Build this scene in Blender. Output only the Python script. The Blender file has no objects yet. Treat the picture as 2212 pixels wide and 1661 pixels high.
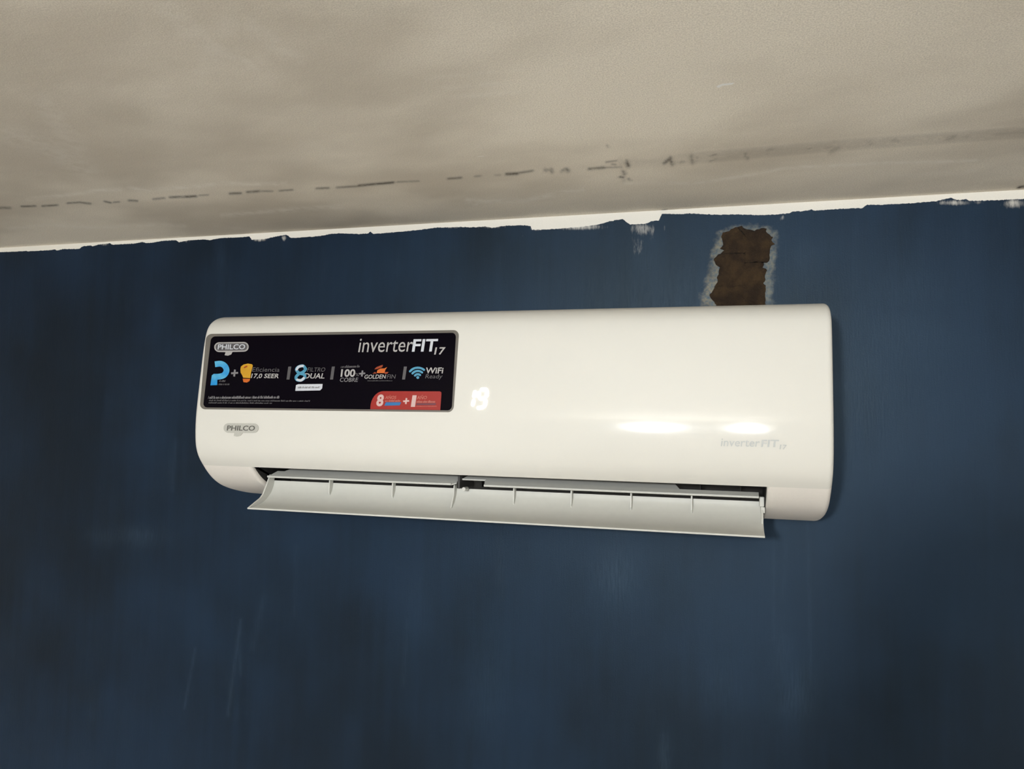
import bpy, bmesh, math, random
import numpy as np
from mathutils import Matrix, Vector
random.seed(7); rng = np.random.default_rng(7)
scene = bpy.context.scene
COL = scene.collection

# ------------------------------------------------------------------ camera
FPX, CX, CY = 1661.0, 1106.0, 830.5           # focal length and centre in photo pixels (2212 x 1661)
Z0 = 1.753                                    # lifts the measured wall frame so that the floor is z = 0
CEIL = 0.3969 + Z0
UW = 0.85                                     # width of the air conditioner
PITCH, YAW, ROLL = -0.067, 0.27599, 0.022405
CAM = np.array([0.73712, -1.11049, 0.07315 + Z0])
def _rot(rx, ry, rz):
    c, s = math.cos, math.sin
    X = np.array([[1,0,0],[0,c(rx),-s(rx)],[0,s(rx),c(rx)]])
    Y = np.array([[c(ry),0,s(ry)],[0,1,0],[-s(ry),0,c(ry)]])
    Z = np.array([[c(rz),-s(rz),0],[s(rz),c(rz),0],[0,0,1]])
    return X @ Y @ Z
MW = _rot(PITCH, YAW, ROLL) @ np.array([[1,0,0],[0,0,-1],[0,1,0]], float)   # world -> (right, down, forward)
cd = bpy.data.cameras.new('camera'); cam = bpy.data.objects.new('camera', cd); COL.objects.link(cam)
cd.sensor_fit = 'HORIZONTAL'; cd.sensor_width = 36.0; cd.lens = FPX / 2212.0 * 36.0
cd.clip_start = 0.01; cd.clip_end = 50
r0, r1, r2 = MW
cam.matrix_world = Matrix(((r0[0], -r1[0], -r2[0], CAM[0]), (r0[1], -r1[1], -r2[1], CAM[1]), (r0[2], -r1[2], -r2[2], CAM[2]), (0,0,0,1)))
scene.camera = cam

# ------------------------------------------------------------------ world, lamps, exposure
w = bpy.data.worlds.new('world'); scene.world = w; w.use_nodes = True
w.node_tree.nodes['Background'].inputs[0].default_value = (1.0, 0.93, 0.84, 1)
w.node_tree.nodes['Background'].inputs[1].default_value = 0.02
def bulb(name, loc, watts, size, col):
    l = bpy.data.lights.new(name, 'POINT'); l.energy = watts; l.shadow_soft_size = size; l.color = col
    o = bpy.data.objects.new(name, l); COL.objects.link(o); o.location = loc
bulb('hanging_bulb', (0.47, -2.05, CEIL - 0.20), 73, 0.055, (0.94, 0.98, 1.0))
bulb('hanging_bulb', (0.85, -2.05, CEIL - 0.20), 38, 0.115, (0.94, 0.98, 1.0))
scene.view_settings.view_transform = 'Standard'; scene.view_settings.look = 'None'
scene.view_settings.gamma = 1.0; scene.view_settings.use_curve_mapping = False
scene.view_settings.exposure = 0.0

# ------------------------------------------------------------------ helpers
def srgb(r, g, b):
    f = lambda c: (c/255/12.92) if c/255 <= 0.04045 else ((c/255+0.055)/1.055)**2.4
    return (f(r), f(g), f(b), 1.0)
def px_dir(uv):
    uv = np.atleast_2d(np.asarray(uv, float))
    return np.c_[(uv[:,0]-CX)/FPX, (uv[:,1]-CY)/FPX, np.ones(len(uv))] @ MW
def on_y(uv, y):
    q = px_dir(uv); t = (y-CAM[1])/q[:,1]; return CAM + t[:,None]*q
def on_z(uv, z):
    q = px_dir(uv); t = (z-CAM[2])/q[:,2]; return CAM + t[:,None]*q
def on_x(uv, x):
    q = px_dir(uv); t = (x-CAM[0])/q[:,0]; return CAM + t[:,None]*q
def to_px(P):
    q = (np.asarray(P, float)-CAM) @ MW.T
    return np.c_[CX+FPX*q[:,0]/q[:,2], CY+FPX*q[:,1]/q[:,2]]
def mesh_obj(name, verts, faces, mat, parent=None, smooth=False, edge_split=None):
    me = bpy.data.meshes.new(name)
    me.from_pydata([tuple(map(float, v)) for v in verts], [], [tuple(map(int, f)) for f in faces]); me.update()
    if mat: me.materials.append(mat)
    if smooth: me.polygons.foreach_set('use_smooth', [True]*len(me.polygons))
    o = bpy.data.objects.new(name, me); COL.objects.link(o)
    if parent: o.parent = parent
    if smooth and edge_split is not None:
        try: me.set_sharp_from_angle(angle=edge_split)
        except Exception: pass
    return o
def fix_normals(o):
    bm = bmesh.new(); bm.from_mesh(o.data); bmesh.ops.recalc_face_normals(bm, faces=bm.faces); bm.to_mesh(o.data); bm.free()
def tag(o, label=None, cat=None, group=None, kind=None):
    if label: o['label'] = label
    if cat: o['category'] = cat
    if group: o['group'] = group
    if kind: o['kind'] = kind
    return o
def box_vf(x0, x1, y0, y1, z0, z1):
    v = [(x0,y0,z0),(x1,y0,z0),(x1,y1,z0),(x0,y1,z0),(x0,y0,z1),(x1,y0,z1),(x1,y1,z1),(x0,y1,z1)]
    return v, [(0,3,2,1),(4,5,6,7),(0,1,5,4),(1,2,6,5),(2,3,7,6),(3,0,4,7)]
# ---- node helpers
class NT:
    def __init__(s, name):
        s.m = bpy.data.materials.new(name); s.m.use_nodes = True; s.t = s.m.node_tree
        s.b = s.t.nodes['Principled BSDF']
    def n(s, typ, **kw):
        nd = s.t.nodes.new(typ)
        for k, v in kw.items(): setattr(nd, k, v)
        return nd
    def l(s, a, b): s.t.links.new(a, b)
    def val(s, sock, v):
        if hasattr(v, 'is_output'): s.l(v, sock)
        else: sock.default_value = v
    def math(s, op, a, b=0.0, c=0.0, clamp=False):
        nd = s.n('ShaderNodeMath', operation=op); nd.use_clamp = clamp
        for i, v in enumerate((a, b, c)): s.val(nd.inputs[i], v)
        return nd.outputs[0]
    def mix(s, f, a, b):
        nd = s.n('ShaderNodeMix', data_type='RGBA'); s.val(nd.inputs[0], f); s.val(nd.inputs[6], a); s.val(nd.inputs[7], b)
        return nd.outputs[2]
    def step(s, v, lo, hi, a=0.0, b=1.0):
        nd = s.n('ShaderNodeMapRange', interpolation_type='SMOOTHSTEP')
        for i, x in enumerate((v, lo, hi, a, b)): s.val(nd.inputs[i], x)
        return nd.outputs[0]
    def pos(s, scale=(1,1,1)):
        g = s.n('ShaderNodeNewGeometry'); mp = s.n('ShaderNodeMapping'); mp.inputs['Scale'].default_value = scale
        s.l(g.outputs['Position'], mp.inputs['Vector']); return mp.outputs[0]
    def noise(s, vec, scale, detail=3.0, rough=0.55):
        nd = s.n('ShaderNodeTexNoise'); s.l(vec, nd.inputs['Vector'])
        nd.inputs['Scale'].default_value = scale; nd.inputs['Detail'].default_value = detail; nd.inputs['Roughness'].default_value = rough
        return nd.outputs[0]
    def attr(s, name):
        nd = s.n('ShaderNodeAttribute'); nd.attribute_name = name; return nd.outputs['Fac']
    def bump(s, h, strength=0.3, dist=0.001):
        nd = s.n('ShaderNodeBump'); nd.inputs['Strength'].default_value = strength; nd.inputs['Distance'].default_value = dist
        s.l(h, nd.inputs['Height']); s.l(nd.outputs[0], s.b.inputs['Normal'])
    def out(s, col=None, rough=None, **kw):
        if col is not None: s.val(s.b.inputs['Base Color'], col)
        if rough is not None: s.val(s.b.inputs['Roughness'], rough)
        for k, v in kw.items(): s.val(s.b.inputs[k.replace('_', ' ')], v)
        return s.m
def plain(name, col, rough=0.5, var=0.04, scale=40, **kw):
    """procedural plastic / print: a faint noise on the colour"""
    t = NT(name); n = t.noise(t.pos(), scale, 2)
    c2 = tuple(min(1, c*(1-var)) for c in col[:3]) + (1,)
    return t.out(t.mix(n, col, c2), rough, **kw)

# ------------------------------------------------------------------ value noise for surface attributes
def vnoise(u, v, seed=0):
    r = np.random.default_rng(seed); T = r.random((256, 256))
    iu = np.floor(u).astype(int); iv = np.floor(v).astype(int); fu = u-iu; fv = v-iv
    fu = fu*fu*(3-2*fu); fv = fv*fv*(3-2*fv)
    g = lambda a, b: T[a % 256, b % 256]
    return (g(iu,iv)*(1-fu)+g(iu+1,iv)*fu)*(1-fv) + (g(iu,iv+1)*(1-fu)+g(iu+1,iv+1)*fu)*fv
def fbm(u, v, seed=0, octv=4):
    a = 0; amp = .5; tot = 0
    for k in range(octv):
        a = a + amp*vnoise(u*2**k+17.3*k, v*2**k+5.1*k, seed+k); tot += amp; amp *= .5
    return a/tot
def sstep(x, a, b):
    t = np.clip((x-a)/(b-a), 0, 1); return t*t*(3-2*t)
def seg_dist(U, V, pts):
    d = np.full(U.shape, 1e9)
    for (x0,y0),(x1,y1) in zip(pts[:-1], pts[1:]):
        dx, dy = x1-x0, y1-y0; L = dx*dx+dy*dy+1e-9
        t = np.clip(((U-x0)*dx+(V-y0)*dy)/L, 0, 1)
        d = np.minimum(d, np.hypot(U-x0-t*dx, V-y0-t*dy))
    return d
def set_attr(o, name, arr):
    a = o.data.attributes.new(name, 'FLOAT', 'POINT'); a.data.foreach_set('value', np.asarray(arr, np.float32).ravel())
def lines(a, b, fa, fb, fine, coarse):
    """coordinates from a to b, fine between fa and fb, coarse outside"""
    parts = []
    if fa > a: parts.append(np.linspace(a, fa, max(2, int((fa-a)/coarse)+1))[:-1])
    parts.append(np.linspace(fa, fb, int((fb-fa)/fine)+1))
    if b > fb: parts.append(np.linspace(fb, b, max(2, int((b-fb)/coarse)+1))[1:])
    return np.concatenate(parts)
def grid_faces(nu, nv):
    i = np.arange(nu*nv).reshape(nv, nu)
    return np.stack([i[:-1,:-1], i[:-1,1:], i[1:,1:], i[1:,:-1]], -1).reshape(-1, 4)

# ================================================================== THE ROOM
RX0, RX1, RYB = -1.75, 2.35, -4.0
# ---- blue wall with ragged cut-in under the ceiling
edge_px = [(-200,556),(0,544.5),(20,544),(58,542),(62,543),(110,540),(118,538),(122,541),(135,538),(172,537.5),(178,532),(196,530),(200,532),(214,528),(232,526),
 (238,525),(242,528.5),(290,526),(308,522.5),(316,525),(330,524),(352,520),(380,518.5),(386,523),(408,519),(440,517),(452,518.5),(478,514),(520,512.5),(540,510.5),
 (543,518),(572,516),(600,510),(618,507),(623,509),(627,514),(650,513),(690,510),(718,504.5),(738,504),(780,505.5),(795,504),(800,500),(805,505),(850,502),
 (900,497),(942,491.5),(968,491),(990,490),(1022,491),(1050,489),(1062,492),(1090,488),(1130,486),(1146,488),(1148,496),(1176,496),(1215,493),(1250,490.5),(1290,485.5),
 (1330,475),(1346,473),(1352,479),(1362,485),(1395,483),(1410,477),(1425,476),(1427,466),(1430,461.5),(1470,462.5),(1490,461),(1530,463),(1556,463.5),(1600,463),(1640,464.5),
 (1672,463.5),(1705,460.5),(1713,456.5),(1718,456.5),(1745,455),(1752,452),(1760,455),(1790,452.5),(1835,450),(1862,449.5),(1873,442),(1900,442.5),(1950,440),(1990,437),
 (2020,434.5),(2055,427),(2068,432),(2088,430),(2094,434),(2130,433),(2170,431.5),(2200,430),(2212,429.5),(2420,418)]
ep = np.array(edge_px)
EW = on_y(ep, 0.0)
xs = lines(RX0, RX1, -0.62, 1.16, 0.0022, 0.03)
zs = np.concatenate([lines(0.0, CEIL, Z0-.583, CEIL-0.07, 0.0032, 0.05)[:-20], np.linspace(CEIL-0.0705, CEIL, 48)])
zs = np.unique(np.round(zs, 5))
XX, ZZ = np.meshgrid(xs, zs)
V = np.c_[XX.ravel(), np.zeros(XX.size), ZZ.ravel()]
UVp = to_px(V); U, Vv = UVp[:,0], UVp[:,1]
X, Z = V[:,0], V[:,2]
paint = np.interp(X, EW[:,0], EW[:,2]) - Z            # + below the cut-in line (metres)
far = (X < -0.62) | (X > 1.16)
# dry-brush places where the white shows through the blue
dry = np.zeros(len(X))
def blob(cx_, cy_, rx, ry, a=1.0, p=2.0, rot=0.0):
    c, s = math.cos(rot), math.sin(rot); du, dv = U-cx_, Vv-cy_
    return a*np.exp(-((np.abs((du*c+dv*s)/rx))**p + (np.abs((-du*s+dv*c)/ry))**p))
for a in [(1385,494,32,20,.62),(1378,530,24,40,.42),(1408,500,12,34,.45),(1250,490,70,9,.75),(1160,492,16,8,.8),(1060,489,40,8,.55),(975,490,35,6,.5),(2060,438,50,8,.7),
          (2190,440,30,14,.7),(2110,437,30,6,.5),(1436,493,5,10,.5),(140,532,25,5,.6),(400,520,20,6,.5),(560,516,20,7,.8),(613,514,8,8,.7),(225,527,14,6,.6),
          (1690,470,10,9,.55),(1565,470,14,9,.35),(1130,510,4,10,.4),(1487,520,12,26,.22),(1660,480,60,20,.22)]:
    dry = np.maximum(dry, blob(*a))
streak = fbm(X*260, Z*22, 3, 3)
streak2 = fbm(X*90, Z*6, 11, 4)
shade_cloud = fbm(X*5.0+3, (Z-Z0+1.753)*4.2, 1076, 5)  # mottle seeded to put the wall's left-side shade into the paint colour
# pale scuffs and roller marks in the blue (traced where the photograph shows them)
scuff = np.zeros(len(X))
for a in [(1330,1240,45,60,.55),(300,1158,50,22,.45),(220,1160,40,20,.25),(1335,1150,30,60,.2),(1960,620,90,60,.25),(1740,560,30,30,.3),(1950,720,120,60,.25),(1400,570,30,50,.25),
          (1720,1500,38,60,.35),(1690,1420,20,70,.2),(1435,1640,14,46,.45),(1550,1480,60,60,.15),(1870,760,60,120,.18),(640,960,25,80,.2),(470,690,30,40,.15),(480,560,14,40,.2),(85,640,25,14,.2),
          (370,1010,12,40,.15),(1050,1480,50,120,.18),(900,1300,30,80,.12),(1080,1230,12,60,.2),(200,1540,12,30,.18)]:
    scuff = np.maximum(scuff, blob(*a))
for pts, wd, a in [(((422,1400),(398,1530)),3,.45),(((520,1340),(492,1545)),4,.4),(((515,1350),(520,1460)),3,.25),(((570,1290),(545,1400)),7,.2),(((1745,1110),(1752,1500)),4,.25),
                   (((1671,1120),(1672,1380)),5,.18),(((1432,1590),(1430,1661)),8,.35),(((880,1340),(870,1480)),6,.2),(((380,950),(372,1060)),5,.2),(((640,1180),(636,1330)),5,.15),(((1700,1140),(1690,1300)),6,.15),
                   (((1850,470),(1842,640)),6,.12),(((1990,520),(2000,800)),8,.12),(((2085,480),(2090,620)),6,.12),(((700,540),(695,640)),8,.12),(((1080,530),(1075,640)),8,.12),(((1170,540),(1165,650)),5,.15),(((860,540),(860,640)),4,.12)]:
    d = seg_dist(U, Vv, pts); scuff = np.maximum(scuff, a*np.exp(-(d/wd)**2))
for cx_, cy_, r_ in [(1601,1353,6),(1703,1356,7),(1712,1350,5)]: scuff = scuff-blob(cx_, cy_, r_, r_, .9)
# filler margin around the mended channel: cream plaster smeared over the blue
margin_px = [(1512,640),(1518,610),(1524,585),(1534,565),(1540,540),(1548,512),(1553,500),(1572,494),(1590,489),(1612,487),(1635,488),(1655,487),(1668,497),(1678,500),(1681,512),(1676,540),
             (1676,560),(1668,592),(1668,598),(1662,605),(1664,625),(1674,660),(1550,665),(1515,662)]
def inside(pts):
    r = np.zeros(len(U), bool); n = len(pts)
    for i in range(n):
        x0,y0 = pts[i]; x1,y1 = pts[(i+1)%n]
        c = ((y0 > Vv) != (y1 > Vv)) & (U < (x1-x0)*(Vv-y0)/(y1-y0+1e-9)+x0); r ^= c
    return r
near = (U > 1450) & (U < 1740) & (Vv > 440) & (Vv < 720)
mg = np.full(len(U), -40.0)
sd = seg_dist(U[near], Vv[near], margin_px+[margin_px[0]])
ins = inside(margin_px)[near]; mg[near] = np.where(ins, sd, -sd)      # signed distance in photo pixels (about 0.8 mm each)
mg = np.clip(mg, -40, 40)
tone = sstep(U, 1500, 1600)*0.5                                       # left side of the filler is creamier, right side greyer
me = bpy.data.meshes.new('wall_back'); me.from_pydata(V.tolist(), [], grid_faces(len(xs), len(zs)).tolist()); me.update()
wall = bpy.data.objects.new('wall_back', me); COL.objects.link(wall); tag(wall, kind='structure')
set_attr(wall, 'paint', np.clip(paint, -.2, .2)); set_attr(wall, 'dry', dry); set_attr(wall, 'scuff', scuff)
set_attr(wall, 'margin', mg); set_attr(wall, 'streak', streak2); set_attr(wall, 'shade_cloud', shade_cloud); set_attr(wall, 'tone', tone)
t = NT('blue_wall_paint')
P = t.pos(); brushv = t.noise(t.pos((420,1,40)), 1.0, 3, .6)           # vertical bristle marks
fine = t.noise(P, 520, 3, .6)
blueA, blueB, blueC = srgb(8,17,30), srgb(20,37,58), srgb(74,94,114)
k = t.math('ADD', t.math('MULTIPLY', t.attr('shade_cloud'), 1.0), t.math('MULTIPLY', t.attr('streak'), 0.22))
k = t.math('ADD', k, t.math('MULTIPLY', brushv, 0.10))
blue = t.mix(t.step(k, 0.30, 1.0), blueA, blueB)
blue = t.mix(t.math('MULTIPLY', t.math('MULTIPLY', t.attr('scuff'), t.step(brushv, .2, .75)), 0.42), blue, blueC)
white = t.mix(fine, srgb(234,228,217), srgb(224,218,207))
e = t.math('ADD', t.attr('paint'), t.math('MULTIPLY', t.math('SUBTRACT', t.noise(t.pos((260,1,90)), 1, 3, .7), .5), 0.0035))
pm = t.step(e, -0.0003, 0.0004)
hole = t.step(t.math('SUBTRACT', t.math('MULTIPLY', t.attr('dry'), 1.15), t.noise(t.pos((300,1,70)), 1.0, 4, .65)), -.12, .62, 0, .78)
pm = t.math('MULTIPLY', pm, t.math('SUBTRACT', 1.0, hole))
c = t.mix(pm, white, blue)
mm = t.math('ADD', t.attr('margin'), t.math('MULTIPLY', t.math('SUBTRACT', t.noise(P, 95, 4, .65), .5), 34.0))
mmask = t.math('MULTIPLY', t.step(mm, -6.0, 10.0), t.step(t.noise(P, 60, 3, .6), .25, .62, .30, .88))
filler = t.mix(t.attr('tone'), srgb(140,126,98), srgb(96,104,104))
filler = t.mix(t.step(t.noise(P, 210, 4, .6), .35, .7), filler, srgb(84,94,100))
c = t.mix(mmask, c, filler)
t.out(c, t.math('ADD', 0.40, t.math('MULTIPLY', brushv, 0.18)))
t.b.inputs['Specular IOR Level'].default_value = 0.34; t.b.inputs['Specular Tint'].default_value = (.62,.84,1,1)
t.bump(t.math('ADD', t.math('MULTIPLY', brushv, .5), t.math('MULTIPLY', fine, .5)), .22, .0012)
wall.data.materials.append(t.m)

# ---- brown mortar in the chased channel above the unit
mortar_px = [(1546,655),(1538,648),(1534,636),(1541,622),(1548,610),(1552,596),(1553,580),(1546,571),(1542,562),(1549,551),(1558,548),(1566,543),(1557,536),(1561,524),(1559,514),(1563,503),(1576,498),(1586,491),(1600,489.5),
             (1611,491),(1617,496),(1630,497),(1641,494),(1650,490.5),(1656,494),(1656,503),(1663,507),(1670,514),(1667,520),(1672,528),(1664,532),(1663,541),(1660,549),(1663,556),(1661,563),(1653,566),(1647,575),
             (1654,580),(1656,592),(1653,604),(1649,611),(1654,616),(1653,640),(1654,664),(1560,668),(1548,662)]
mp = on_y(np.array(mortar_px), 0.0)[:, [0, 2]]
def resample(poly, step):
    out = []
    for a, b in zip(poly, np.roll(poly, -1, 0)):
        n = max(1, int(np.hypot(*(b-a))/step)); out += [a+(b-a)*i/n for i in range(n)]
    return np.array(out)
rp = resample(mp, 0.0022)
rp = rp + (np.c_[fbm(rp[:,0]*210, rp[:,1]*210, 41, 3), fbm(rp[:,0]*210+50, rp[:,1]*210, 43, 3)]-.5)*0.006
bm = bmesh.new()
rings = 9; cen = np.array([mp[:,0].mean(), mp[:,1].mean()]); loops = []
axis_z0, axis_z1 = mp[:,1].min()+.02, mp[:,1].max()-.02
for i in range(rings):
    k = i/(rings-1); lp = []
    for q in rp:
        spine = np.array([cen[0]+(q[1]-cen[1])*0.10, np.clip(q[1], axis_z0, axis_z1)])
        a = q+(spine-q)*k
        h = -0.0002 - 0.0042*(1-(1-min(1, k*3.2))**2) + (fbm(np.array([a[0]*120]), np.array([a[1]*120]), 51, 4)[0]-.5)*0.0065*min(1, k*4)
        lp.append(bm.verts.new((a[0], min(h, -0.0002), a[1])))
    loops.append(lp)
for a, b in zip(loops[:-1], loops[1:]):
    for i in range(len(a)):
        j = (i+1) % len(a)
        try: bm.faces.new((a[i], a[j], b[j], b[i]))
        except ValueError: pass
me = bpy.data.meshes.new('mortar_patch'); bm.to_mesh(me); bm.free()
me.polygons.foreach_set('use_smooth', [True]*len(me.polygons))
o = bpy.data.objects.new('mortar_patch', me); COL.objects.link(o); o.parent = wall; tag(o, 'rough brown mortar filling a channel above the unit')
t = NT('brown_mortar'); P = t.pos(); n1 = t.noise(P, 38, 5, .6); n2 = t.noise(P, 240, 4, .65)
c = t.mix(t.step(n1, .38, .66), srgb(40,25,8), srgb(66,48,24)); c = t.mix(t.math('MULTIPLY', n2, .45), c, srgb(26,15,4))
t.out(c, .95); t.bump(t.math('ADD', n1, t.math('MULTIPLY', n2, .7)), .9, .004); me.materials.append(t.m)

# ---- ceiling: raw skim coat with a dark dashed joint parallel to the wall
xs = lines(RX0, RX1, -0.62, 1.2, 0.003, 0.05); ys = lines(RYB, 0.0, -0.80, 0.0, 0.003, 0.08)
XX, YY = np.meshgrid(xs, ys); V = np.c_[XX.ravel(), YY.ravel(), np.full(XX.size, CEIL)]
X, Y = V[:,0], V[:,1]
ok = Y > -0.9
UVp = to_px(V); U = np.where(ok, UVp[:,0], -9999.0); Vv = np.where(ok, UVp[:,1], -9999.0)
dark = np.zeros(len(X)); pale = np.zeros(len(X)); chip = np.zeros(len(X))
vis = ok & (U > -150) & (U < 2360) & (Vv > -150) & (Vv < 620)
def dash(x0, y0, x1, y1, wd, a):
    d = seg_dist(U[vis], Vv[vis], [(x0,y0),(x1,y1)]); dark[vis] = np.maximum(dark[vis], a*np.exp(-(d/wd)**2))
for d in [(0,449,22,449,3,.6),(46,446,76,445,2.2,.75),(92,445,124,443,2.2,.75),(145,439,172,437,2.2,.65),(172,437,196,440,2.2,.7),(226,435,240,438,2.2,.7),(245,437,258,436,2,.6),(278,433,296,434,2.5,.7),
          (331,430,355,428,2.6,.55),(367,426,400,425,2.6,.75),(400,425,424,424,2.8,.85),(430,422,450,421,2,.45),(497,418,520,417,2.8,.7),(534,415,560,413,2.8,.7),(560,413,588,413,2.2,.5),(604,412,632,410,2.2,.6),
          (684,407,710,406,2.4,.65),(728,405,775,402,2.4,.6),(775,401,850,394,2.8,.85),(858,393,904,391,2,.5),(968,386,996,384,2.6,.7),(1026,381,1038,380,2.4,.4),(1070,378,1080,378,2.4,.3),(1094,376,1118,375,3.2,.9),
          (1118,374,1150,369,2.8,.6),(1178,367,1181,368,4.5,.5),(1190,366,1192,371,4.5,.6),(1214,370,1218,366,3.5,.5),(1224,366,1227,369,4.5,.7),(1272,365,1305,362,3.2,.7),(1310,350,1332,347,2.2,.5),(1305,362,1342,361,2,.5),
          (1322,355,1330,356,3,.45),(1354,349,1357,358,5,.85),(1347,370,1350,376,3.5,.7),(1338,382,1348,383,2.4,.8),(1358,386,1362,390,2.5,.5),(1312,314,1316,318,2.5,.4),(1436,352,1444,345,4.5,.75),(1448,342,1452,354,5,.75),
          (1470,350,1476,350,4,.4),(1494,338,1496,350,6,.55),(1504,340,1504,350,3.5,.4),(1536,336,1546,334,3,.5),(1534,348,1546,344,3,.4),(1574,338,1578,338,3,.3),(1609,332,1614,341,5,.5),(1658,325,1668,322,5,.4),(1655,333,1660,331,4,.3),
          (1745,321,1750,321,3,.45),(1782,320,1800,317,5,.35),(1795,326,1812,318,7,.4),(1876,304,1882,312,5,.35),(1930,303,1940,306,7,.35),(2046,300,2062,295,7,.42),(2083,296,2092,294,6,.3),(2150,291,2212,285,7,.3),
          (1034,484,1040,483,2.5,.9),(1430,455.5,1438,454,2.4,.9),(2200,405,2212,403,3,1.1),(482,511,486,510,2,.7),(1340,350,1480,348,9,.13),(1340,345,1348,390,5,.2)]:
    dash(*d)
# the long shallow groove to the right of the joint
d = seg_dist(U[vis], Vv[vis], [(1380,352),(1500,342),(1800,315),(2100,294),(2300,280)]); m = d < 14
g = np.zeros(vis.sum()); g[m] = .20*(1-(d[m]/14)**4); dark[vis] = np.maximum(dark[vis], g*sstep(U[vis], 1360, 1600))
for pts, wd, a in [(((60,430),(150,421),(210,411),(260,410)),4,.4),(((280,404),(310,412),(360,408),(430,402),(480,396),(560,398),(620,396)),4,.4),(((480,465),(560,458),(640,452),(740,446)),5,.3),(((20,492),(120,487),(200,492),(330,486),(400,488)),4,.25),
                   (((1010,432),(1070,434),(1130,434),(1170,426),(1210,416),(1260,408)),5,.4),(((1500,396),(1570,386),(1640,374),(1700,362),(1800,358),(1900,352),(2020,350),(2110,346)),3.5,.38),(((1350,396),(1420,395),(1500,397)),4,.3),
                   (((430,160),(500,40)),26,.10),(((360,20),(470,110),(560,140)),22,.16),(((100,230),(170,330)),26,.16),(((540,55),(640,130)),18,.14),(((20,290),(90,310),(190,370)),24,.18),(((950,192),(1100,178)),5,.16),(((980,210),(1120,200)),5,.16),
                   (((920,170),(1130,150)),4,.12),(((1930,380),(2110,370)),6,.14),(((1500,330),(2212,272)),6,.14),(((600,520),(700,500)),6,.12),(((1010,438),(1030,440)),4,.4)]:
    dd = seg_dist(U[vis], Vv[vis], pts); pale[vis] = np.maximum(pale[vis], a*np.exp(-(dd/wd)**2))
for pts, wd in [(((1549,187),(1556,185)),2.6),(((1556,184),(1584,181)),2.0),(((1551,188),(1558,186)),2.0)]:
    dd = seg_dist(U[vis], Vv[vis], pts); chip[vis] = np.maximum(chip[vis], np.exp(-(dd/wd)**2))
for pts, wd, a in [(((1032,338),(1046,337)),1.6,.5),(((512,179),(517,180)),1.5,.5),(((935,301),(945,302)),1.5,.35),(((1030,332),(1036,333)),1.5,.4)]:
    dd = seg_dist(U[vis], Vv[vis], pts); chip[vis] = np.maximum(chip[vis], a*np.exp(-(dd/wd)**2))
me = bpy.data.meshes.new('ceiling'); me.from_pydata(V.tolist(), [], grid_faces(len(xs), len(ys))[:, ::-1].tolist()); me.update()
ceil = bpy.data.objects.new('ceiling', me); COL.objects.link(ceil); tag(ceil, kind='structure')
set_attr(ceil, 'dark', dark); set_attr(ceil, 'pale', pale); set_attr(ceil, 'chip', chip)
set_attr(ceil, 'shade_cloud', fbm(X*3.1+9, Y*5.0, 764, 5)); set_attr(ceil, 'sweep', fbm(X*6+Y*9, Y*2.2-X*3, 77, 4))  # first noise seeded so left shade and brighter centre sit in the ceiling colour
t = NT('skim_coat_ceiling'); P = t.pos(); grain = t.noise(P, 700, 3, .7); mid = t.noise(P, 60, 4, .6)
k = t.math('ADD', t.math('MULTIPLY', t.attr('shade_cloud'), .75), t.math('MULTIPLY', t.attr('sweep'), .25))
c = t.mix(t.step(k, .30, .66), srgb(210,200,184), srgb(250,241,225))
c = t.mix(t.step(grain, .36, .66, 0, .42), c, srgb(176,166,150))
c = t.mix(t.math('MULTIPLY', t.attr('pale'), t.step(mid, .32, .62, .1, 1.0), clamp=True), c, srgb(252,247,238))
dk = t.math('MULTIPLY', t.attr('dark'), t.step(t.noise(P, 170, 3, .65), .22, .55, .45, 1.0), clamp=True)
c = t.mix(dk, c, srgb(54,44,33))
c = t.mix(t.step(t.attr('chip'), .25, .6), c, srgb(246,243,238))
t.out(c, .9); t.bump(t.math('ADD', t.math('MULTIPLY', mid, .8), t.math('MULTIPLY', grain, .4)), .25, .0015); me.materials.append(t.m)

# ---- the rest of the room (behind the photographer)
def shell(name, x0, x1, y0, y1, z0, z1, m):
    v, f = box_vf(x0, x1, y0, y1, z0, z1); return tag(mesh_obj(name, v, f, m), kind='structure')
side = plain('side_wall_paint', srgb(214,210,202), .8, .06, 6)
shell('wall_left', RX0-.1, RX0, RYB, 0, 0, CEIL, side)
shell('wall_right', RX1, RX1+.1, RYB, 0, 0, CEIL, side)
shell('wall_front', RX0-.1, RX1+.1, RYB-.1, RYB, 0, CEIL, plain('front_wall_paint', srgb(34,52,78), .7, .2, 6))
shell('floor', RX0-.1, RX1+.1, RYB-.1, .1, -.1, 0, plain('floor_screed', srgb(232,228,222), .5, .06, 9))

# ================================================================== THE AIR CONDITIONER
ac = bpy.data.objects.new('air_conditioner', None); COL.objects.link(ac); ac.location = (UW/2, 0, Z0-0.038)
tag(ac, 'white wall-mounted split air conditioner with open flap and black promotional sticker', 'air conditioner')
def under(o, p=None):
    """make o a child of p while keeping its place"""
    p = p or ac; o.parent = p
    off = Vector(ac.location); o.matrix_parent_inverse = Matrix.Translation(-off)
    if p is not ac: o.matrix_parent_inverse = Matrix.Identity(4)
    return o
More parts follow.
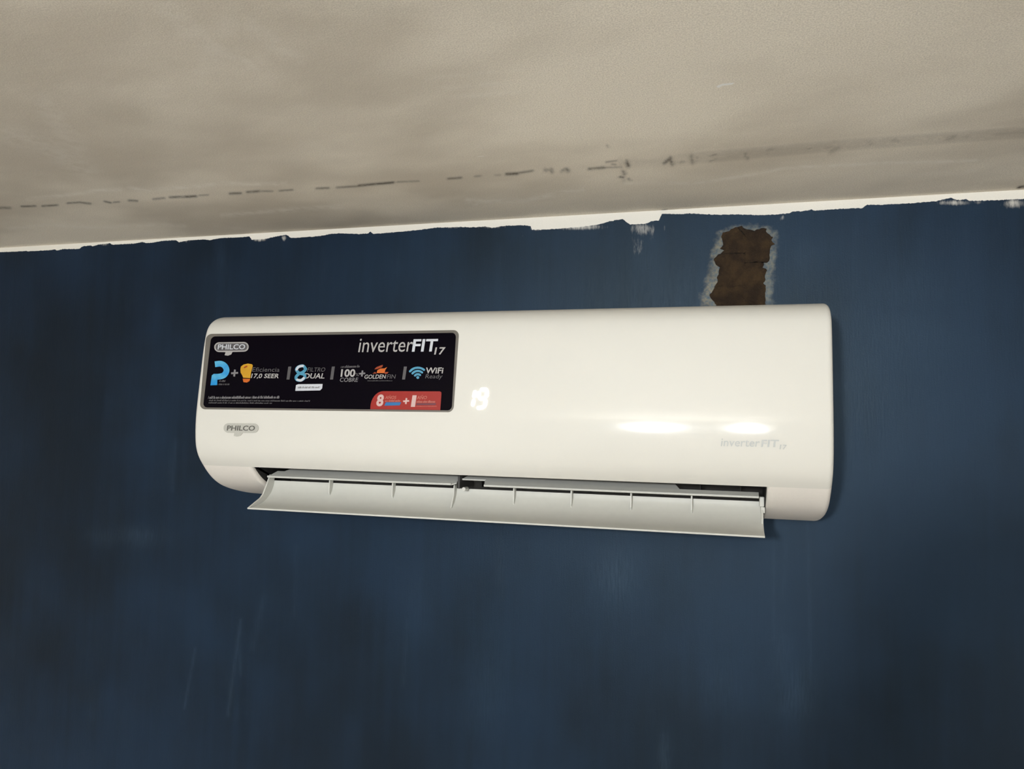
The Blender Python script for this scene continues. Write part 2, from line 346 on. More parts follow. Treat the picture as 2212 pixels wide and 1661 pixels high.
# section of the casing: (depth from wall, height), wall-top round the front to wall-bottom
ctrl = np.array([(0,.2388),(.05,.2387),(.09,.2380),(.113,.2366),(.128,.2345),(.1410,.2303),(.1515,.2240),(.1585,.2160),(.1622,.2070),(.1645,.1970),(.1666,.1838),(.1690,.1640),(.1724,.1310),(.1757,.0976),
                 (.1766,.0800),(.1764,.0640),(.1750,.0490),(.1720,.0370),(.1660,.0255),(.1569,.0148),(.1465,.0042),(.1335,-.0062),(.1180,-.0148),(.1000,-.0212),(.0800,-.0262),(.0515,-.0318),(.0200,-.0360),(0,-.0380)])
def catmull(P, n=8):
    Q = np.vstack([2*P[0]-P[1], P, 2*P[-1]-P[-2]]); out = []
    for i in range(1, len(Q)-2):
        p0, p1, p2, p3 = Q[i-1], Q[i], Q[i+1], Q[i+2]
        for k in range(n):
            s = k/n; out.append(.5*((2*p1)+(-p0+p2)*s+(2*p0-5*p1+4*p2-p3)*s*s+(-p0+3*p1-3*p2+p3)*s**3))
    out.append(Q[-2]); return np.array(out)
PR = catmull(ctrl, 6)
for _ in range(6):                                        # fair the curve so that the gloss runs smoothly
    S = PR.copy(); S[1:-1] = .25*PR[:-2]+.5*PR[1:-1]+.25*PR[2:]; PR = S
SEAM = int(np.argmin(np.hypot(PR[:,0]-.1569, PR[:,1]-.0148)))
PN = np.gradient(PR, axis=0); PN = np.c_[-PN[:,1], PN[:,0]]; PN /= np.linalg.norm(PN, axis=1)[:,None]   # outward (d, z)
def surf(uv, off=0.0):
    """photo pixel -> point on the casing, lifted by off along the normal"""
    q = px_dir(uv); C2 = np.array([-CAM[1], CAM[2]-Z0]); out = []
    A, B = PR[:-1], PR[1:]
    for k in range(len(q)):
        r = np.array([-q[k,1], q[k,2]]); e = B-A; w_ = A-C2
        den = r[0]*e[:,1]-r[1]*e[:,0]
        tt = (w_[:,0]*e[:,1]-w_[:,1]*e[:,0])/den; ss = (w_[:,0]*r[1]-w_[:,1]*r[0])/den
        ok = (ss >= 0) & (ss <= 1) & (tt > 0); tt = np.where(ok, tt, 1e9); i = int(np.argmin(tt))
        P = CAM + tt[i]*q[k]; nn = PN[i]*(1-ss[i])+PN[i+1]*ss[i]
        out.append((P[0], P[1]-nn[0]*off, P[2]+nn[1]*off))
    return np.array(out)
def extrude_section(name, outer, inner, xa, xb, ra, rb, mat, normals, shrink=0.0):
    """solid of constant section with the outer curve rounded over at both ends"""
    rings = []
    st = [(math.pi/2*(1-k/5)) for k in range(6)]
    for a in st: rings.append((xa+ra*(1-math.sin(a)), ra*(1-math.cos(a))+shrink))
    for a in reversed(st): rings.append((xb-rb*(1-math.sin(a)), rb*(1-math.cos(a))+shrink))
    # more rings along the length for clean shading
    mid = [(xa+ra+(xb-xa-ra-rb)*k/8, shrink) for k in range(1, 8)]
    rings = rings[:6]+mid+rings[6:]
    verts, faces = [], []; n = len(outer)+len(inner)
    for x, ins in rings:
        for p, nn in zip(outer, normals): verts.append((x, -(max(p[0]-nn[0]*ins, 0)), Z0+p[1]-nn[1]*ins))
        for p in inner: verts.append((x, -p[0], Z0+p[1]))
    for r in range(len(rings)-1):
        for i in range(n):
            j = (i+1) % n; faces.append((r*n+i, r*n+j, (r+1)*n+j, (r+1)*n+i))
    faces.append(tuple(range(n))[::-1]); faces.append(tuple((len(rings)-1)*n+i for i in range(n)))
    o = mesh_obj(name, verts, faces, mat, None, True); fix_normals(o)
    o.data.set_sharp_from_angle(angle=math.radians(38)); return under(o)
t = NT('white_gloss_plastic'); n = t.noise(t.pos(), 9, 2)
WHITE = t.out(t.mix(n, srgb(211,208,200), srgb(208,205,197)), .50, Specular_IOR_Level=.18, Coat_Weight=.36, Coat_Roughness=.10)
t = NT('white_satin_plastic'); n = t.noise(t.pos(), 300, 2)
WHITE2 = t.out(t.mix(n, srgb(226,220,212), srgb(220,214,206)), .42); t.bump(n, .05, .0004)
t = NT('flap_plastic'); n = t.noise(t.pos(), 120, 2)
FLAPM = t.out(t.mix(n, srgb(202,201,194), srgb(196,195,188)), .45)
DARK = plain('outlet_black', srgb(24,22,20), .7, .3, 90)
BRACK = plain('bracket_dark_grey', srgb(62,60,58), .55, .15, 90)
xL, xR = 0.0826, 0.7788
extrude_section('front_panel', PR[:SEAM+1], [(.146,.0185),(.144,.062),(.030,.062),(.030,.225)], 0, UW, .0062, .0062, WHITE, PN[:SEAM+1])
NCH = PR[SEAM:]; chin_in = [(.001, .0143), (.148, .0143)]
ca = NCH.copy(); ca[0] = (.1567, .0147)
o = extrude_section('lower_casing', ca, chin_in, 0, xL, .0062, .0045, WHITE2, PN[SEAM:], .0002); o['label'] = 'rounded lower casing corner at the left end'
o = extrude_section('lower_casing', ca, chin_in, xR, UW, .0035, .0062, WHITE2, PN[SEAM:], .0002); o['label'] = 'rounded lower casing corner at the right end'
v, f = box_vf(.008, UW-.008, -.031, -.0005, Z0-.034, Z0+.2345); under(mesh_obj('back_housing', v, f, WHITE2))
# black outlet behind the flap
sec = [(.031,-.0335),(.046,-.0322),(.052,-.012),(.062,.012),(.082,.034),(.110,.046),(.1435,.050),(.1435,.061),(.031,.061)]
verts = [(x, -d, Z0+z) for x in (xL-.004, xR+.004) for d, z in sec]; n = len(sec)
faces = [(i, (i+1)%n, n+(i+1)%n, n+i) for i in range(n)]+[tuple(range(n))[::-1], tuple(range(n, 2*n))]
o = mesh_obj('air_outlet', verts, faces, DARK); fix_normals(o); under(o)
# black inner cheeks: the casing ends are hollow shells with a white rim
ck = [p-q*.0065 for p, q in zip(PR[SEAM:], PN[SEAM:])]; ck = [(max(a, .032), b) for a, b in ck][::2]+[(.032,.0132),(.147,.0132)]
for xa in (xL+.0002, xR-.0012):
    n = len(ck); verts = [(xa+dx, -d, Z0+z) for dx in (0, .001) for d, z in ck]
    o = mesh_obj('outlet_cheek', verts, [tuple(range(n))[::-1], tuple(range(n, 2*n))]+[(i, (i+1)%n, n+(i+1)%n, n+i) for i in range(n)], DARK); fix_normals(o); under(o)
# vertical swing vanes deep in the outlet
for i in range(14):
    x = xL+.03+(xR-xL-.06)*i/13
    sec = [(.060,-.008),(.095,-.004),(.100,.020),(.085,.032),(.066,.012)]; n = 5
    verts = [(x+dx, -d, Z0+z) for dx in (0, .0016) for d, z in sec]
    under(mesh_obj('swing_vane', verts, [(0,1,2,3,4)[::-1],(5,6,7,8,9)]+[(k,(k+1)%n,n+(k+1)%n,n+k) for k in range(n)], DARK))

# ---- inner louvers above the flap
LIP = np.array([.1255, .0001]); TOP = np.array([.100, .0122])
def louver(poly, name='inner_louver'):
    """poly: (x, s) outline, s = 0 at the lip, 1 at the hidden top edge"""
    th = np.array([-.0008, -.0016])
    f_ = [LIP+(TOP-LIP)*s for x, s in poly]
    verts = [(x, -p[0], Z0+p[1]) for (x, s), p in zip(poly, f_)]+[(x, -(p[0]+th[0]), Z0+p[1]+th[1]) for (x, s), p in zip(poly, f_)]
    n = len(poly); faces = [tuple(range(n)), tuple(range(n, 2*n))[::-1]]+[(i, n+i, n+(i+1)%n, (i+1)%n) for i in range(n)]
    o = mesh_obj(name, verts, faces, FLAPM); fix_normals(o); return under(o)
def rod(name, a, b, r, mat, parent=None, seg=10):
    a, b = Vector(a), Vector(b); d = (b-a).normalized(); u = d.orthogonal().normalized(); w_ = d.cross(u)
    verts = [tuple(p+u*(r*math.cos(2*math.pi*k/seg))+w_*(r*math.sin(2*math.pi*k/seg))) for p in (a, b) for k in range(seg)]
    faces = [(k,(k+1)%seg,seg+(k+1)%seg,seg+k) for k in range(seg)]+[tuple(range(seg))[::-1], tuple(range(seg, 2*seg))]
    o = mesh_obj(name, verts, faces, mat, None, True); fix_normals(o); o.data.set_sharp_from_angle(angle=.7); return under(o, parent)
def X_at(u, v, d): return float(on_y([(u, v)], -d)[0][0])
xm0, xm1 = X_at(984, 1047, .125), X_at(996, 1040, .118)
xs0 = X_at(1046, 1050, .125)
A = louver([(.0905, 0), (xm0-.006, 0), (xm0, .18), (xm0, 1), (.116, 1), (.108, .62), (.0965, .62)])
rod('louver_lip', (.0905, -LIP[0], Z0+LIP[1]), (xm0-.006, -LIP[0], Z0+LIP[1]), .0016, FLAPM, A)
B_ = louver([(xs0, 0), (.7708, 0), (.7708, .42), (.676, .42), (.668, 1), (xm1+.006, 1), (xm1, .62), (xs0-.004, .62)])
rod('louver_lip', (xs0, -LIP[0], Z0+LIP[1]), (.7708, -LIP[0], Z0+LIP[1]), .0016, FLAPM, B_)
m = LIP+(TOP-LIP)*.62
rod('louver_lip', (xm1-.002, -m[0]-.001, Z0+m[1]-.0012), (xs0-.002, -m[0]-.001, Z0+m[1]-.0012), .0013, FLAPM, B_)

# ---- the open flap
FX0, FX1 = .0885, .7762
inn = catmull(np.array([(.1045,-.0068),(.1065,-.0150),(.1120,-.0235),(.1225,-.0320),(.1385,-.0382),(.1650,-.0420)]), 5)
nn = np.gradient(inn, axis=0); nn = np.c_[-nn[:,1], nn[:,0]]; nn /= np.linalg.norm(nn, axis=1)[:,None]
outc = inn-nn*.0024 if nn[len(nn)//2][1] > 0 else inn+nn*.0024
outc[-1] = inn[-1]+np.array([.0002,-.0016])
sec = list(inn)+list(outc[::-1]); n = len(sec)
verts = [(x, -d, Z0+z) for x in (FX0-.002, FX1) for d, z in sec]
faces = [(i, (i+1)%n, n+(i+1)%n, n+i) for i in range(n)]
k = len(inn)
for b in (0, n):
    for i in range(k-1): faces.append((b+i, b+i+1, b+n-2-i, b+n-1-i))
flap = mesh_obj('air_flap', verts, faces, FLAPM, None, True); fix_normals(flap); flap.data.set_sharp_from_angle(angle=.6); under(flap)
rod('flap_lip', (FX0-.002, -.1648, Z0-.0424), (FX1, -.1648, Z0-.0424), .0012, FLAPM, flap)
def plate(name, pts, x, th, mat=FLAPM, parent=flap):
    n = len(pts); verts = [(x+dx, -d, Z0+z) for dx in (-th/2, th/2) for d, z in pts]
    faces = [tuple(range(n))[::-1], tuple(range(n, 2*n))]+[(i, (i+1)%n, n+(i+1)%n, n+i) for i in range(n)]
    o = mesh_obj(name, verts, faces, mat); fix_normals(o); return under(o, parent)
endpl = [(.1045,-.003),(.108,.0020),(.1150,.0022),(.1225,-.0109),(.1315,-.0252),(.1375,-.0300),(.1650,-.0415),(.1385,-.0385),(.1225,-.0325),(.1120,-.0238),(.1065,-.013)]
plate('end_plate', endpl, FX0-.001, .0022)
plate('end_plate', [(.1045,-.003),(.1080,-.0005),(.1130,-.0010),(.1165,-.016),(.1240,-.026),(.1225,-.0325),(.1120,-.0238),(.1065,-.013)], FX1-.0012, .0022)
for u, v, big in [(712,1040,0),(848,1046,0),(981,1058,1),(1110,1056,0),(1234,1061,0),(1363,1067,0),(1494,1073,0)]:
    x = X_at(u, v, .1140)
    pts = [(.1045,-.001),(.1140,-.0010),(.1148,-.0100),(.1150,-.0205),(.1128,-.0243),(.1062,-.013)]
    if big: pts = [(.1045,-.001),(.1140,-.0010),(.1165,-.0160),(.1250,-.0315),(.1228,-.0325),(.1118,-.0238),(.1062,-.013)]
    plate('rib', pts, x, .0017)
# hinge fittings
v, f = box_vf(xm0+.0015, xm1-.0005, -.122, -.062, Z0-.006, Z0+.020)
o = mesh_obj('hinge_bracket', v, f, BRACK); under(o)
bev = o.modifiers.new('bevel', 'BEVEL'); bev.width = .0015; bev.segments = 2
pc = on_y([(1001.5, 1056.5)], -.1235)[0]
rod('hinge_pin', (pc[0], -.1235, pc[2]), (pc[0], -.110, pc[2]), .0026, FLAPM, o, 12)
for dx, z0, z1, d0, d1 in [(0,-.012,.000,.108,.118),(.0015,-.020,-.0125,.106,.116)]:
    v, f = box_vf(FX1-.0045+dx, FX1+.0012+dx*.6, -d1, -d0, Z0+z0, Z0+z1); o = under(mesh_obj('hinge_clip', v, f, FLAPM)); b = o.modifiers.new('bevel', 'BEVEL'); b.width = .001; b.segments = 2

# ------------------------------------------------------------------ printing on the casing (all authored on the casing surface)
def text2d(s, bold=0.0, spacing=1.0):
    cu = bpy.data.curves.new('t', 'FONT'); cu.body = s; cu.resolution_u = 3; cu.offset = bold; cu.space_character = spacing; cu.fill_mode = 'FRONT'
    ob = bpy.data.objects.new('t', cu); COL.objects.link(ob); dg = bpy.context.evaluated_depsgraph_get(); dg.update()
    m = bpy.data.meshes.new_from_object(ob.evaluated_get(dg)); P = np.array([v.co[:2] for v in m.vertices]); F = [tuple(p.vertices) for p in m.polygons]
    bpy.data.objects.remove(ob); bpy.data.curves.remove(cu); bpy.data.meshes.remove(m)
    return P, F
def decal(name, P, F, off, mat, parent, thick=0.0):
    V = surf(P, off); F = list(F)
    if thick > 0:
        n = len(V); V = np.vstack([V, surf(P, off-thick)]); cnt = {}
        for f in F:
            for a, b in zip(f, f[1:]+f[:1]): cnt[(a, b)] = 1
        F += [(b, a, a+n, b+n) for (a, b) in cnt if (b, a) not in cnt]
    return under(mesh_obj(name, V, F, mat), parent)
def word(name, s, x0, x1, ybase, h, off, mat, parent, lean=.1, slope=0.0, bold=.0, capref=None, thick=0.0):
    """lettering from x0 to x1 (pixels), base line at ybase, h = cap height"""
    P, F = text2d(s, bold); C, _ = text2d(capref or s, bold)
    lo, hi = P[:,0].min(), P[:,0].max(); b0, b1 = C[:,1].min(), C[:,1].max()
    if capref: b0 = 0.0
    u = (P[:,0]-lo)/(hi-lo); v = (P[:,1]-b0)/(b1-b0)
    return decal(name, np.c_[x0+u*(x1-x0)+v*h*lean, ybase+slope*u*(x1-x0)-v*h], F, off, mat, parent, thick)
def poly(name, pts, off, mat, parent, thick=0.0):
    return decal(name, np.array(pts, float), [tuple(range(len(pts)))], off, mat, parent, thick)
def stroke(name, pts, wd, off, mat, parent, closed=False, cap=True):
    P = catmull(np.array(pts, float), 5) if len(pts) > 2 else np.array(pts, float)
    T = np.gradient(P, axis=0); T /= np.linalg.norm(T, axis=1)[:,None]; N = np.c_[-T[:,1], T[:,0]]*wd/2
    V = np.vstack([P+N, P-N]); n = len(P); F = [(i, i+1, n+i+1, n+i) for i in range(n-1)]
    if cap:
        for e, sg in ((0, -1), (n-1, 1)):
            k0 = len(V); a0 = math.atan2(N[e][1], N[e][0]); arc = [P[e]+wd/2*np.array([math.cos(a0-sg*math.pi*k/6), math.sin(a0-sg*math.pi*k/6)]) for k in range(7)]
            V = np.vstack([V, arc]); F.append(tuple(range(k0, k0+7)))
    return decal(name, V, F, off, mat, parent)
def bars(name, x0, x1, y, h, off, mat, parent, slope=0.0, seed=1, gap=1.6):
    """a line of print too small to read: word-length ticks"""
    r = random.Random(seed); V, F = [], []; x = x0
    while x < x1:
        wd = min(r.uniform(.5, 1.5), x1-x); yy = y+slope*(x-x0); hh = h*r.choice([.62, .66, .7, 1.0]); k = len(V)
        V += [(x, yy), (x+wd, yy), (x+wd+.25*hh, yy-hh), (x+.25*hh, yy-hh)]; F.append((k, k+1, k+2, k+3)); x += wd+r.choice([.35, .35, .45, .35, .3, gap])
    return decal(name, np.array(V), F, off, mat, parent)
def round_rect_rows(tl, tr, br, bl, rad, rows=26):
    """pixel quad with rounded corners as stacked rows that follow the casing"""
    tl, tr, br, bl = map(np.array, (tl, tr, br, bl)); H = np.linalg.norm(bl-tl); L, Rr = [], []
    ts = sorted(set(list(np.linspace(0, 1, rows))+[rad/H*(1-math.cos(a)) for a in np.linspace(0, math.pi/2, 7)]+[1-rad/H*(1-math.cos(a)) for a in np.linspace(0, math.pi/2, 7)]))
    for s in ts:
        a, b = tl+(bl-tl)*s, tr+(br-tr)*s; e = min(s, 1-s)*H
        ins = rad-math.sqrt(max(0, rad*rad-(rad-e)**2)) if e < rad else 0
        d = (b-a)/np.linalg.norm(b-a); L.append(a+d*ins); Rr.append(b-d*ins)
    n = len(L); return np.vstack([L, Rr]), [(i, i+1, n+i+1, n+i) for i in range(n-1)]
RIM = plain('sticker_rim_grey', srgb(106,101,94), .35, .15, 200)
BLACK = plain('sticker_black', srgb(6,3,12), .22, .3, 60, Specular_IOR_Level=.08)
SILVER = plain('print_silver', srgb(169,165,163), .45, .25, 900)
DIM = plain('print_dim_grey', srgb(82,79,81), .5, .2, 900)
MIDG = plain('print_mid_grey', srgb(120,117,119), .5, .2, 900)
t = NT('print_blue'); z_ = t.n('ShaderNodeSeparateXYZ'); t.l(t.pos(), z_.inputs[0])
BLUE = t.out(t.mix(t.step(t.noise(t.pos(), 60, 2), .3, .7), srgb(26,132,194), srgb(84,164,198)), .4)
TEAL = plain('print_light_blue', srgb(76,148,179), .4, .35, 160)
WHITEP = plain('print_white', srgb(194,196,202), .4, .08, 200)
YEL = plain('print_yellow', srgb(200,148,32), .4, .25, 140)
ORG = plain('print_orange', srgb(202,99,27), .4, .25, 140)
ORG2 = plain('print_dark_orange', srgb(151,58,20), .4, .2, 140)
RED = plain('print_red', srgb(146,24,12), .4, .06, 200)
PINK = plain('print_pale_pink', srgb(199,169,164), .45, .12, 500)
PINK2 = plain('print_pink', srgb(181,106,93), .45, .12, 500)
BLUE2 = plain('print_tag_blue', srgb(38,105,160), .4, .1, 200)
PURP = plain('print_plum', srgb(103,50,62), .4, .1, 200)

st = under(bpy.data.objects.new('promo_sticker', None)); COL.objects.link(st); tag(st, 'black promotional sticker with silver and coloured print')
P, F = round_rect_rows((446,721.5), (992,713), (979.5,890.5), (431.5,884), 12); decal('sticker_rim', P, F, .0003, RIM, st, .0003)
P, F = round_rect_rows((456.5,727), (985.5,719), (976,886.5), (439,880), 9); decal('sticker_face', P, F, .0005, BLACK, st)
o1, o2, o3 = .0008, .0010, .0012
def pill(name, x0, x1, yc, h, slope, off, mat, parent, tail=None, thick=0.0):
    r = h/2; pts = []
    for k in range(11): a = math.pi/2+math.pi*k/10; pts.append((x0+r+r*math.cos(a), yc-slope*(x1-x0)/2+(-r*math.sin(a))))
    pts = [(x, y) for x, y in pts]
    bot = []
    for k in range(11): a = -math.pi/2+math.pi*k/10; bot.append((x1-r+r*math.cos(a), yc+slope*(x1-x0)/2+(-r*math.sin(a))))
    pts = pts[::1]
    loop = pts+([] if not tail else tail)+bot
    return poly(name, loop, off, mat, parent, thick)
# maker's badge on the sticker
pill('badge', 463.5, 538, 749.8, 21, -.01, o1, SILVER, st, [(488,761),(486,767.5),(493,768.5),(500,766),(503,760.5)])
pill('badge_field', 466.5, 535, 749.8, 15.4, -.01, o2, DIM, st)
word('brand_lettering', 'PHILCO', 471, 530, 755.4, 11.2, o3, WHITEP, st, .12, -.008, .02)
word('brand_lettering', 'inverter', 774, 890, 761, 20.5, o1, SILVER, st, .16, -.012, .0, capref='x').data
word('brand_lettering', 'FIT', 890, 943, 760, 27, o1, WHITEP, st, .15, -.012, .022)
word('brand_lettering', '17', 938, 960, 766.5, 16, o1, SILVER, st, .2, -.012, .02)
# P icon, plus, lamp, efficiency
stroke('icon', [(465,787),(478,786),(487,791.5),(490,801),(485,810),(475,813.5),(464,814)], 12.5, o1, BLUE, st, cap=False)
poly('icon', [(455.5,832.5),(470,832),(471,812),(463,807.5),(458.5,811)], o2, BLUE, st)
bars('small_print', 474, 488, 825, 4, o1, DIM, st, 0, 3); bars('small_print', 471, 496, 832, 4.6, o1, DIM, st, 0, 4)
def plus(cx_, cy_, s, mat, off=o1):
    stroke('plus_sign', [(cx_-s, cy_+.5), (cx_+s, cy_-.5)], s*.55, off, mat, st, cap=False); stroke('plus_sign', [(cx_-s*.12, cy_+s), (cx_+s*.12, cy_-s)], s*.55, off+.0001, mat, st, cap=False)
plus(507.5, 806, 7.5, MIDG)
poly('icon', [(520,798),(521,792),(527,787.5),(536,785.5),(545,787),(547,790),(545,797),(543,805),(541.5,817),(526,816),(524,811),(520.5,805)], o1, YEL, st)
poly('icon', [(525,818),(541,818.5),(539.5,823.5),(534,826.5),(526.5,825.5)], o1, ORG, st)
stroke('icon', [(529,794),(534,791.5)], 3, o2, ORG2, st)
word('lettering', 'Eficiencia', 545, 604, 803, 9.5, o1, DIM, st, .2, .006)
word('lettering', '17,0 SEER', 542, 602, 818.5, 11.5, o1, SILVER, st, .25, .006, .02)
for x in (619.5, 713.5, 869): poly('divider_bar', [(x, 820), (x+6.5, 820), (x+10.5, 792), (x+4, 792)], o1, DIM, st)
stroke('icon', [(661,797),(655,790.5),(645,793),(641,799),(647,806),(657,809),(659,815),(652,821),(643,821),(640,815),(646,808),(655,804),(660,799)], 6.2, o1, TEAL, st)
stroke('icon', [(655,790.5),(646,792.5),(641.5,798.5)], 5, o2, WHITEP, st); stroke('icon', [(643,820.5),(651,822),(657,817)], 5, o2, WHITEP, st)
word('lettering', 'FILTRO', 664, 702, 803, 9, o1, DIM, st, .25)
word('lettering', 'DUAL', 657, 701, 818, 11.5, o1, SILVER, st, .25, 0, .02)
poly('white_tag', [(638.5,844.5),(692,843.5),(696.5,839),(697.5,829.5),(645,830),(640,832)], o1, WHITEP, st)
bars('small_print', 644, 690, 839, 4, o2, MIDG, st, -.01, 8)
bars('small_print', 736.5, 777, 795, 5.5, o1, DIM, st, -.03, 5)
word('lettering', '100', 736, 767, 814.5, 17, o1, SILVER, st, .12, 0, .03); word('lettering', '%', 768, 776, 813, 7, o1, DIM, st, .1)
word('lettering', 'COBRE', 734, 773, 825, 9, o1, MIDG, st, .2, 0, .01)
plus(783, 807, 6.5, MIDG)
poly('icon', [(809,798),(814,793),(826,788.5),(828,788.5),(826,793.5),(815,797.5)], o1, ORG2, st)
poly('icon', [(814,806),(816,799.5),(823,796),(831,796),(837,793),(833,799),(831,806)], o1, ORG, st)
poly('icon', [(805,807),(811,803.5),(814,807)], o1, ORG2, st); poly('icon', [(832,804),(840,803.5),(837,807.5),(831,807.5)], o1, ORG2, st)
word('lettering', 'GOLDEN', 787, 833, 818.5, 9, o1, SILVER, st, .2, -.01, .015); word('lettering', 'FIN', 836, 854, 818, 9, o1, DIM, st, .2)
bars('small_print', 794, 848, 823.5, 2, o1, DIM, st, 0, 12, .6)
for r_ in (8, 15, 22):
    stroke('icon', [(903+r_*math.cos(a), 816.5-r_*math.sin(a)) for a in np.linspace(math.radians(52), math.radians(140), 7)], 4.6, o1, TEAL, st)
poly('icon', [(903+3.2*math.cos(a), 815.5+3.2*math.sin(a)) for a in np.linspace(0, 2*math.pi, 12, False)][::-1], o1, TEAL, st)
word('lettering', 'WiFi', 919, 957, 807, 13, o1, SILVER, st, .15, 0, .02)
word('lettering', 'Ready', 919, 955, 817.5, 9, o1, DIM, st, .22, 0, 0, capref='R')
bars('small_print', 450, 604, 861.5, 6, o1, MIDG, st, -.004, 21); bars('small_print', 452, 670, 866.5, 3.4, o1, DIM, st, .006, 22); bars('small_print', 451, 588, 871.5, 3.4, o1, DIM, st, .006, 23)
# red guarantee tab
tab = [(800.5,884)]+[(800.5+28.5*(1-math.cos(a)), 882-37*math.sin(a)) for a in np.linspace(.05, math.pi/2, 9)]+[(950,845.5),(953.5,847),(954,851),(951.5,886)]
poly('red_tab', tab, o1, RED, st)
word('lettering', '8', 812.5, 827.5, 878, 26, o2, PINK, st, .15, 0, .04)
word('lettering', 'A\u00d1OS', 832.5, 856, 862, 8.5, o2, PINK2, st, .2, 0, .01); bars('small_print', 832, 865, 868, 4.4, o2, PINK2, st, -.01, 31)
poly('blue_tag', [(831,876.5),(864,875.8),(867.5,869),(834,869.2)], o2, BLUE2, st)
plus(878, 866.5, 6.5, PINK, o2)
word('lettering', '1', 888, 897, 879, 25, o2, PINK, st, .15, 0, .05)
word('lettering', 'A\u00d1O', 901, 922, 862.5, 9, o2, PINK2, st, .2, 0, .01); bars('small_print', 900, 940, 870, 5, o2, PINK2, st, .0, 32)
poly('plum_tag', [(899.5,875.5),(941,875),(943,871),(900.5,871.3)], o2, PURP, st); bars('small_print', 898, 944, 878.6, 1.4, o2, PINK2, st, -.005, 33, .5)

# ---- raised badges on the casing itself
METAL = NT('badge_silver'); n = METAL.noise(METAL.pos(), 700, 2)
METAL = METAL.out(METAL.mix(n, srgb(190,188,180), srgb(172,170,162)), .4, Metallic=.1)
GREYL = plain('badge_dark_lettering', srgb(96,94,88), .4, .25, 600)
bd = pill('maker_badge', 484, 559, 924.6, 20.5, .004, .0011, METAL, ac, [(507,935),(506,941.5),(513,943),(520,941),(525,935)], .0011); bd['label'] = 'small silver maker badge on the casing'
word('badge_lettering', 'PHILCO', 491, 551, 930, 11, .0015, GREYL, bd, .15, .006, .015, None, .0004)
em = under(bpy.data.objects.new('model_lettering', None)); COL.objects.link(em); tag(em, 'raised silver lettering on the right of the casing')
EMB = NT('lettering_silver'); n = EMB.noise(EMB.pos(), 500, 2); EMB = EMB.out(EMB.mix(n, srgb(186,187,184), srgb(164,166,164)), .45, Metallic=.0)
word('letters', 'inverter', 1557, 1640, 963.5, 11.5, .0012, EMB, em, .12, .016, 0, 'x', .0012)
word('letters', 'FIT', 1644, 1681, 965.2, 15.5, .0012, EMB, em, .12, .016, .015, None, .0012)
word('letters', '17', 1684, 1698, 970.5, 10, .0012, EMB, em, .15, .016, .01, None, .0012)

# ---- lit temperature display showing 19
disp = under(bpy.data.objects.new('temperature_display', None)); COL.objects.link(disp); tag(disp, 'glowing white display digits 19')
LED = NT('led_white'); LED.out((1,1,1,1), .4, Emission_Color=(1,.99,.97,1), Emission_Strength=2.6); LED = LED.m
for a, b in [((1026.2,847),(1024.2,856)),((1023.2,866),(1021.4,874)),((1041,841.5),(1050,841.5)),((1052.4,846),(1050.6,856)),((1035,848.5),(1033.5,856)),((1037.5,861),(1046.5,861)),((1049.4,866),(1047,876.5)),((1033.5,881),(1042.5,880))]:
    stroke('segment', [a, b], 7.6, .0006, LED, disp)

# ================================================================== THE PHOTOGRAPHER (stands behind the phone; the soft shadows low on the wall are cast by head and hands)
ph = bpy.data.objects.new('smartphone', None); COL.objects.link(ph); ph.location = (CAM[0]+.06, CAM[1]-.024, CAM[2]-.005)
tag(ph, 'dark smartphone held sideways in both hands', 'smartphone')
def local_box(name, x0, x1, y0, y1, z0, z1, m, p, bev=.004):
    v, f = box_vf(x0, x1, y0, y1, z0, z1); o = mesh_obj(name, v, f, m, p); b = o.modifiers.new('bevel', 'BEVEL'); b.width = bev; b.segments = 3; return o
local_box('phone_body', -.078, .078, -.0045, .0045, -.037, .037, plain('phone_shell', srgb(28,30,34), .35, .2, 80), ph)
local_box('phone_screen', -.074, .074, -.0049, -.0040, -.034, .034, plain('phone_glass', srgb(10,11,14), .1, .2, 80), ph, .0004)
local_box('lens_island', -.072, -.040, .0040, .0062, -.012, .012, plain('phone_lens', srgb(12,12,14), .15, .2, 80), ph, .001)
vs, es, rs = [], [], []
def chain(pts, rad, start=None):
    k = start
    for p, r in zip(pts, rad):
        vs.append(p); rs.append(r); i = len(vs)-1
        if k is not None: es.append((k, i))
        k = i
    return k
px_, py_ = CAM[0]+.06, CAM[1]-.36
pel = chain([(px_,py_,.95)], [.125])
chest = chain([(px_,py_,1.09),(px_,py_+.01,1.24),(px_,py_+.01,1.37)], [.118,.130,.118], pel)
neck = chain([(px_,py_+.015,1.49)], [.054], chest); chain([(px_,py_+.025,1.565),(px_,py_+.03,1.645),(px_,py_+.02,1.705)], [.072,.086,.058], neck)
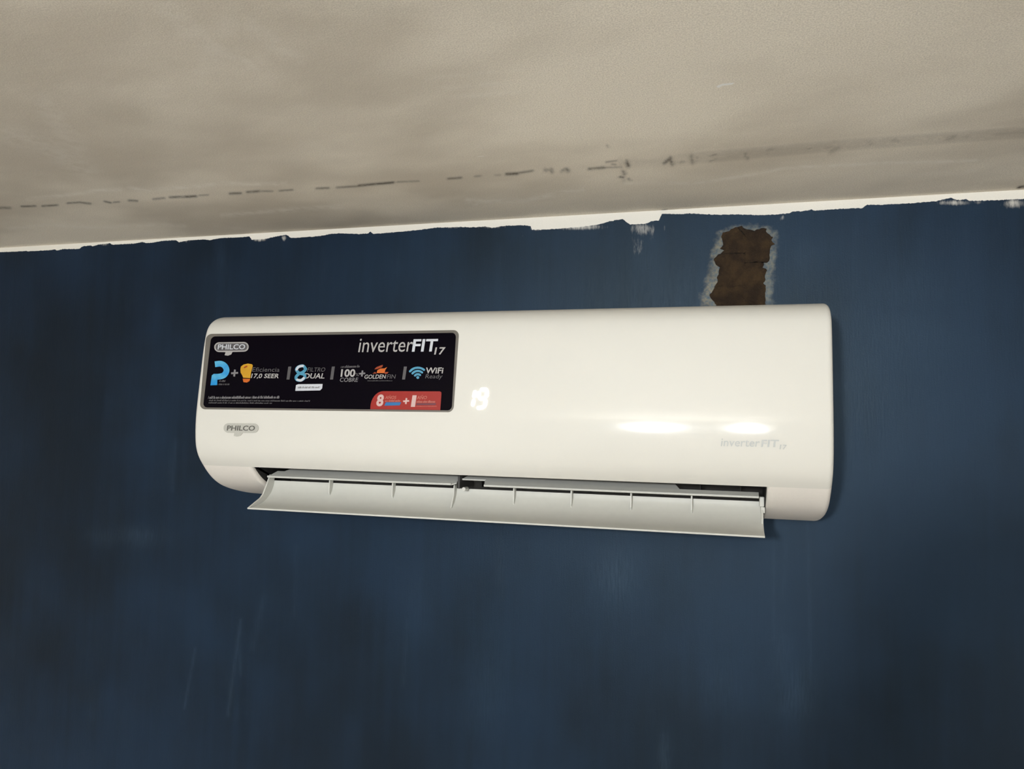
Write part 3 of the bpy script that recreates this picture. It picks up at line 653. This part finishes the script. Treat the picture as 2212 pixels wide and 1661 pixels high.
for sd in (-1, 1):
    hip = chain([(px_+sd*.09,py_,.88),(px_+sd*.10,py_+.01,.50),(px_+sd*.105,py_-.01,.09)], [.088,.060,.042], pel)
    chain([(px_+sd*.115,py_+.08,.045),(px_+sd*.12,py_+.15,.03)], [.040,.030], hip)
    hx = CAM[0]+.06+sd*.098; hy = CAM[1]-.040
    wr = chain([(px_+sd*.17,py_+.01,1.42),(px_+sd*.25,py_+.16,1.50),(hx+sd*.030,hy-.03,CAM[2]-.10)], [.064,.058,.043], chest)
    palm = chain([(hx+sd*.014,hy-.012,CAM[2]-.03)], [.034], wr)
    for j, (dz, L) in enumerate([(.030,.075),(.010,.082),(-.010,.076),(-.030,.060)]):      # four fingers folded over the lens side edge
        z = CAM[2]-.005+dz
        chain([(hx+sd*.008,hy+.012,z),(hx-sd*.004,hy+.030,z+.002),(hx-sd*L*.38,hy+.032,z+.002)], [.0095,.0088,.0075], palm)
    chain([(hx+sd*.006,hy-.018,CAM[2]-.045),(hx-sd*.022,hy-.006,CAM[2]-.030),(hx-sd*.036,hy-.004,CAM[2]-.020)], [.0115,.0100,.0085], palm)
me = bpy.data.meshes.new('person'); me.from_pydata(vs, es, []); me.update()
man = bpy.data.objects.new('person', me); COL.objects.link(man)
md = man.modifiers.new('skin', 'SKIN'); md.use_smooth_shade = True
bm = bmesh.new(); bm.from_mesh(me); lay = bm.verts.layers.skin.verify(); bm.verts.ensure_lookup_table()
for v_, r_ in zip(bm.verts, rs): v_[lay].radius = (r_, r_*(.8 if r_ > .1 else 1)); v_[lay].use_root = (v_.index == 0)
bm.to_mesh(me); bm.free()
sb = man.modifiers.new('subdivision', 'SUBSURF'); sb.levels = 2; sb.render_levels = 2
t = NT('person_skin_and_clothes'); sp = t.n('ShaderNodeSeparateXYZ'); t.l(t.pos(), sp.inputs[0]); z_ = sp.outputs[2]
c = t.mix(t.step(z_, .98, .99), srgb(40,48,66), srgb(70,70,74)); c = t.mix(t.step(z_, 1.47, 1.475), c, srgb(196,150,122)); c = t.mix(t.step(z_, .07, .075), srgb(30,28,28), c)
t.out(c, .7); me.materials.append(t.m)
hv = []; hf = []; nr, ns = 7, 16                                  # short dark hair
for i in range(nr+1):
    a = (i/nr)*1.75
    for j in range(ns):
        b = 2*math.pi*j/ns; back = .5-.5*math.sin(b); aa = a*(.62+.38*back)
        hv.append((px_+.084*math.sin(aa)*math.cos(b), py_+.028+.098*math.sin(aa)*math.sin(b), 1.655+.108*math.cos(aa)))
for i in range(nr):
    for j in range(ns): hf.append((i*ns+j, i*ns+(j+1)%ns, (i+1)*ns+(j+1)%ns, (i+1)*ns+j))
o = mesh_obj('hair', hv, hf, plain('dark_hair', srgb(34,26,20), .7, .4, 300), man, True); sm = o.modifiers.new('thickness', 'SOLIDIFY'); sm.thickness = .008; sm.offset = 1
tag(man, 'person in dark t-shirt and jeans standing holding up a phone with both hands', 'person')
